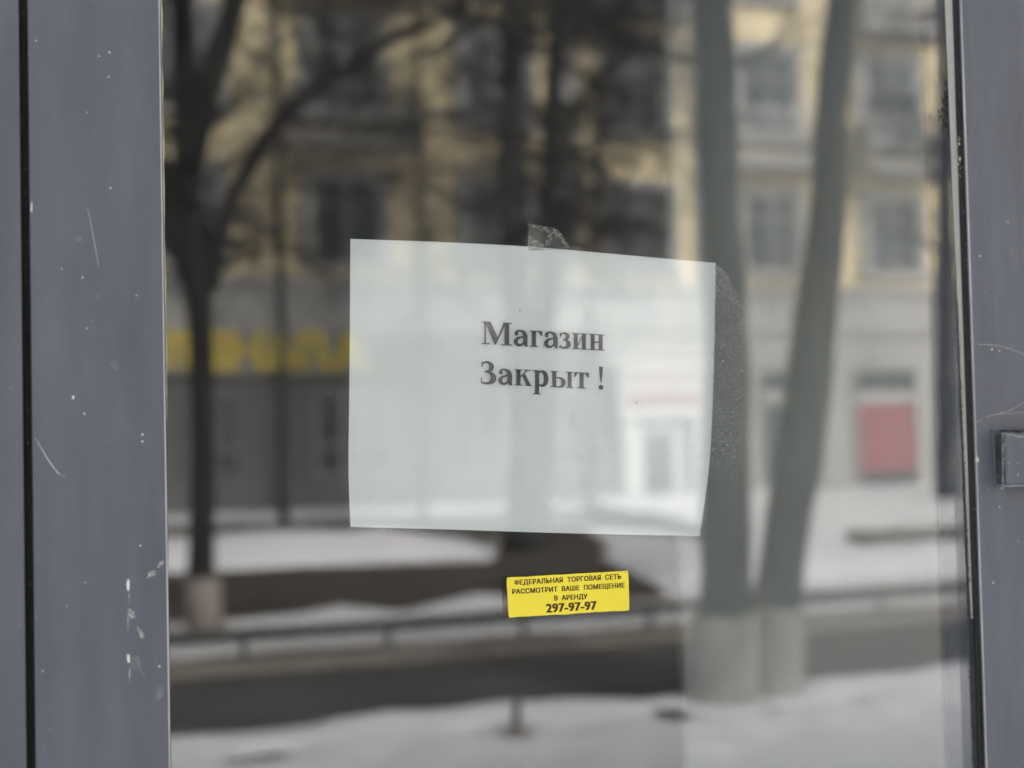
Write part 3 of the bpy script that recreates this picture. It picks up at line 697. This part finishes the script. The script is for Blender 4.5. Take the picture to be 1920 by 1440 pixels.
for j in range(nv):
    for i in range(nu):
        a = j*(nu+1)+i; F.append((a, a+nu+1, a+nu+2, a+1))
sheet_o = new('sheet', V, F, 'paper', nt_, True)

# the printed letters, a bold serif face drawn stroke by stroke (1000 units to the em)
def sm(pts, k=5):
    out = []
    for i in range(len(pts)-1):
        p0 = pts[max(0, i-1)]; p1 = pts[i]; p2 = pts[i+1]; p3 = pts[min(len(pts)-1, i+2)]
        for s in range(k):
            f = s/k; out.append(tuple(0.5*((2*p1[c])+(-p0[c]+p2[c])*f+(2*p0[c]-5*p1[c]+4*p2[c]-p3[c])*f*f+(-p0[c]+3*p1[c]-3*p2[c]+p3[c])*f**3) for c in (0, 1, 2)))
    out.append(pts[-1]); return out
def ST(pts):
    q = sm([(a, b, c*1.10+4) for a, b, c in pts]); L_, R_ = [], []
    for i, (x, y_, w_) in enumerate(q):
        a = q[max(0, i-1)]; b = q[min(len(q)-1, i+1)]; dx, dy = b[0]-a[0], b[1]-a[1]; l = math.hypot(dx, dy) or 1
        L_.append((x-dy/l*w_/2, y_+dx/l*w_/2)); R_.append((x+dy/l*w_/2, y_-dx/l*w_/2))
    return [[L_[i], L_[i+1], R_[i+1], R_[i]] for i in range(len(q)-1)]
def RC(a, b, c, d): return [[(a, b), (c, b), (c, d), (a, d)]]
def PL(*p): return [list(p)]
def DISC(cx, cy, r): return [[(cx+r*math.cos(k*math.pi/10), cy+r*math.sin(k*math.pi/10)) for k in range(20)]]
GA = (ST([(78, 318, 70), (70, 385, 75), (140, 446, 44), (215, 440, 52), (300, 395, 100), (335, 300, 118), (337, 180, 118), (337, 80, 118)]) + DISC(82, 345, 48)
      + ST([(337, 90, 118), (350, 40, 80), (412, 22, 34)]) + ST([(300, 282, 36), (215, 262, 46), (110, 215, 72), (60, 125, 112), (95, 50, 84), (165, 26, 62), (240, 55, 48), (300, 120, 38)]))
GL = {
 'М': RC(82, 15, 128, 640)+RC(0, 0, 232, 30)+RC(8, 632, 150, 662)+PL((95, 662), (262, 662), (500, 165), (402, 0), (385, 0))+PL((385, 0), (420, 0), (700, 610), (640, 640))
      +RC(672, 10, 808, 655)+RC(565, 0, 888, 30)+RC(632, 632, 888, 662),
 'а': GA,
 'г': RC(58, 10, 178, 465)+RC(0, 0, 238, 28)+RC(0, 442, 362, 473)+PL((250, 450), (366, 450), (366, 325), (342, 325)),
 'з': ST([(40, 340, 30), (45, 400, 46), (130, 450, 42), (215, 425, 80), (248, 355, 104), (205, 280, 68), (118, 255, 34)])+RC(20, 320, 42, 460)
      +ST([(118, 255, 34), (215, 238, 60), (272, 165, 112), (262, 80, 112), (190, 28, 60), (95, 22, 46), (8, 58, 36)])+DISC(30, 62, 30),
 'и': RC(52, 10, 168, 465)+RC(288, 10, 404, 465)+RC(0, 0, 222, 28)+RC(0, 445, 222, 473)+RC(236, 0, 456, 28)+RC(236, 445, 456, 473)+PL((160, 60), (160, 130), (296, 410), (296, 340)),
 'н': RC(52, 10, 168, 465)+RC(288, 10, 404, 465)+RC(0, 0, 222, 28)+RC(0, 445, 222, 473)+RC(236, 0, 456, 28)+RC(236, 445, 456, 473)+RC(160, 218, 296, 256),
 'З': RC(22, 488, 46, 652)+ST([(34, 500, 26), (50, 590, 40), (150, 638, 46), (265, 600, 92), (312, 505, 132), (262, 400, 84), (120, 355, 36)])
      +ST([(120, 355, 36), (270, 335, 78), (360, 225, 142), (345, 110, 142), (245, 30, 76), (120, 16, 46), (12, 45, 40)])+RC(0, 20, 26, 185),
 'к': RC(55, 10, 172, 465)+RC(0, 0, 228, 28)+RC(0, 445, 228, 473)+PL((165, 225), (165, 272), (330, 450), (385, 450))+RC(272, 445, 470, 473)+PL((225, 292), (305, 345), (478, 20), (335, 20))+RC(296, 0, 508, 28),
 'р': RC(72, -215, 190, 465)+RC(0, 445, 180, 473)+RC(8, -235, 252, -207)+ST([(180, 400, 40), (262, 446, 56), (362, 385, 104), (394, 240, 120), (366, 95, 104), (275, 24, 56), (180, 60, 40)]),
 'ы': RC(55, 10, 172, 465)+RC(0, 445, 225, 473)+RC(0, 0, 172, 28)+ST([(165, 282, 32), (280, 278, 44), (362, 222, 96), (378, 142, 116), (350, 58, 90), (262, 17, 38), (165, 14, 28)])
      +RC(505, 10, 620, 465)+RC(450, 0, 672, 28)+RC(450, 445, 672, 473),
 'т': RC(158, 10, 274, 465)+RC(82, 0, 348, 28)+RC(0, 442, 428, 473)+PL((0, 450), (100, 450), (26, 325), (0, 325))+PL((328, 450), (428, 450), (428, 325), (402, 325)),
 '!': PL((12, 655), (40, 672), (105, 672), (133, 655), (88, 205), (58, 205))+DISC(72, 64, 70),
}
def glyph(ch, ox, oy, slope, k=0.385/6):
    V, F = [], []
    for n_, pl in enumerate(GL[ch]):
        b = len(V)
        for x, y_ in pl:
            px = ox+x*k; V.append(P(px, oy+slope*(px-901)-y_*k, NY-0.00012-0.000004*n_))
        F.append(tuple(range(b, len(V))))
    return new('printed_letter', V, F, 'ink', nt_)
for ch, X in zip('Магазин', (258, 620, 800, 960, 1130, 1275, 1465)): glyph(ch, 860+X/6, 644.7, 0.0557)
for ch, X in zip('Закрыт!', (250, 445, 630, 832, 1032, 1300, 1573)): glyph(ch, 860+X/6, 719.3, 0.049)
# clear tape folded over the upper edge
def tp(poly, m, dy, name='tape'):
    V = [P(940+a/9.6, 370+b/9.6, NY-0.0004-dy) for a, b in poly]; return new(name, V, [tuple(range(len(V)))], m, nt_)
tp([(480, 465), (1000, 570), (990, 640), (870, 640), (480, 522)], 'tape', 0.0)
tp([(480, 522), (860, 632), (770, 850), (480, 700)], 'tape_thin', 0.0)
tp([(860, 640), (935, 645), (885, 885), (770, 870)], 'tape', 0.0001)
tp([(935, 680), (1190, 885), (885, 865)], 'tape_thin', 0.0)
tp([(935, 580), (1005, 572), (1130, 720), (1215, 885), (1180, 890), (935, 672)], 'tape', 0.0002)
tp([(480, 690), (770, 850), (770, 960), (480, 950)], 'tape', 0.0001)
tp([(480, 950), (1500, 940), (1400, 880), (1190, 890), (770, 860)], 'tape_thin', 0.00015)
# tiny marks on the sheet
for i, (x, y_, r_) in enumerate([(975, 582, 2.6), (752, 508, .7), (748, 560, .7), (1194, 755, 1.4), (1221, 760, .7), (890, 940, 0.8), (687, 790, 1), (731, 902, 1)]):
    blob('ink_mark', x, y_, r_*0.8, r_*1.2, 'fleck_light' if i == 0 else 'ink', 200+i, y=NY-0.0002, parent=nt_)

# ================================================================ THE YELLOW STICKER on the outer face
stk = empty('yellow_sticker', 'small yellow sticker with brown lettering and the number 297-97-97, below the notice', 'sticker')
q = [P(949.5, 1083, 0), P(1177.5, 1070, 0), P(1180, 1144, 0), P(953.5, 1158, 0)]
sy = -0.00045
def bil(u, v):      # u to the right, v down
    return (q[0]*(1-u)+q[1]*u)*(1-v)+(q[3]*(1-u)+q[2]*u)*v
ring = []
for k in range(24): ring.append((k/24, -0.012*noise.noise(Vector((k*.4, 0, 0)))))
for k in range(8): ring.append((1+0.004*noise.noise(Vector((0, k*.7, 0))), k/8))
for k in range(24): ring.append((1-k/24, 1+0.02*noise.noise(Vector((k*.35, 5, 0)))))
for k in range(8): ring.append((0.004*noise.noise(Vector((3, k*.7, 0))), 1-k/8))
ring = [(min(max(u, 0.004), 0.996) if (v < 0.02 or v > 0.98) else u, v) for u, v in ring]
V = [tuple(bil(u, v))[0:1]+(sy,)+tuple(bil(u, v))[2:3] for u, v in ring]; n_ = len(V)
V += [(a, -0.0001, c) for a, b, c in V]
F = [tuple(range(n_))]+[(i, i+n_, (i+1) % n_+n_, (i+1) % n_) for i in range(n_)]
new('vinyl', V, F, 'sticker', stk)
def line(body, pa, pb, v0, v1, bold=0.045, space=1.06):
    fi = 'Ф' in body
    m0, ax, bx, ay, by = textmesh(body.replace('Ф', 'О'), 0, space)
    ow = textmesh('О', 0, 1)[1:3]
    m1, _, _, _, capy = textmesh('Н', 0, 1); base = 0.0
    V, F = [], []
    for k, (dx, dy) in enumerate(((-bold, -bold*.4), (0, 0), (bold, bold*.4), (-bold, bold*.4), (bold, -bold*.4))):
        b = len(V); V += [(v.co.x+dx, v.co.y+dy, k*0.000003) for v in m0.vertices]; F += [tuple(b+i for i in p.vertices) for p in m0.polygons]
    if fi:      # an О squeezed between bar ends makes the Ф
        cx = ax+(ow[1]-ow[0])/2
        for i_, v in enumerate(V):
            if v[0] < ax+(ow[1]-ow[0])+bold+0.02: V[i_] = (v[0], capy/2+(v[1]-capy/2)*0.74, v[2])
        b = len(V); V += [(cx-0.075, 0, 0), (cx+0.075, 0, 0), (cx+0.075, capy, 0), (cx-0.075, capy, 0)]; F.append((b, b+1, b+2, b+3))
    ax -= bold; bx += bold; base -= bold*.4; capy += bold*.4
    me = bpy.data.meshes.new('lettering'); me.from_pydata(V, [], F)
    u0, u1 = (pa-949.5)/228.5, (pb-949.5)/228.5
    for v in me.vertices:
        u = u0+(u1-u0)*(v.co.x-ax)/(bx-ax); s = (v.co.y-base)/(capy-base); vv = v1+(v0-v1)*s
        w_ = bil(u, vv); v.co = Vector((w_.x, sy-0.00008-v.co.z, w_.z))
    me.materials.clear(); me.materials.append(MT['brown_ink']); o = bpy.data.objects.new('lettering', me); C.objects.link(o); o.parent = stk
line('ФЕДЕРАЛЬНАЯ  ТОРГОВАЯ  СЕТЬ', 963, 1164, 0.068, 0.198)
line('РАССМОТРИТ  ВАШЕ  ПОМЕЩЕНИЕ', 958, 1170, 0.293, 0.420)
line('В  АРЕНДУ', 1035, 1098, 0.518, 0.645)
line('297-97-97', 1019, 1115, 0.705, 0.935, 0.05, 1.05)
for i in range(26):
    x = random.uniform(952, 1175); y_ = 1083-(x-949)*13/228+random.uniform(1, 3.5)
    blob('worn_speck', x, y_, random.uniform(.3, 1.0), random.uniform(.2, .5), 'brown_ink', 300+i, y=sy-0.0001, parent=stk)
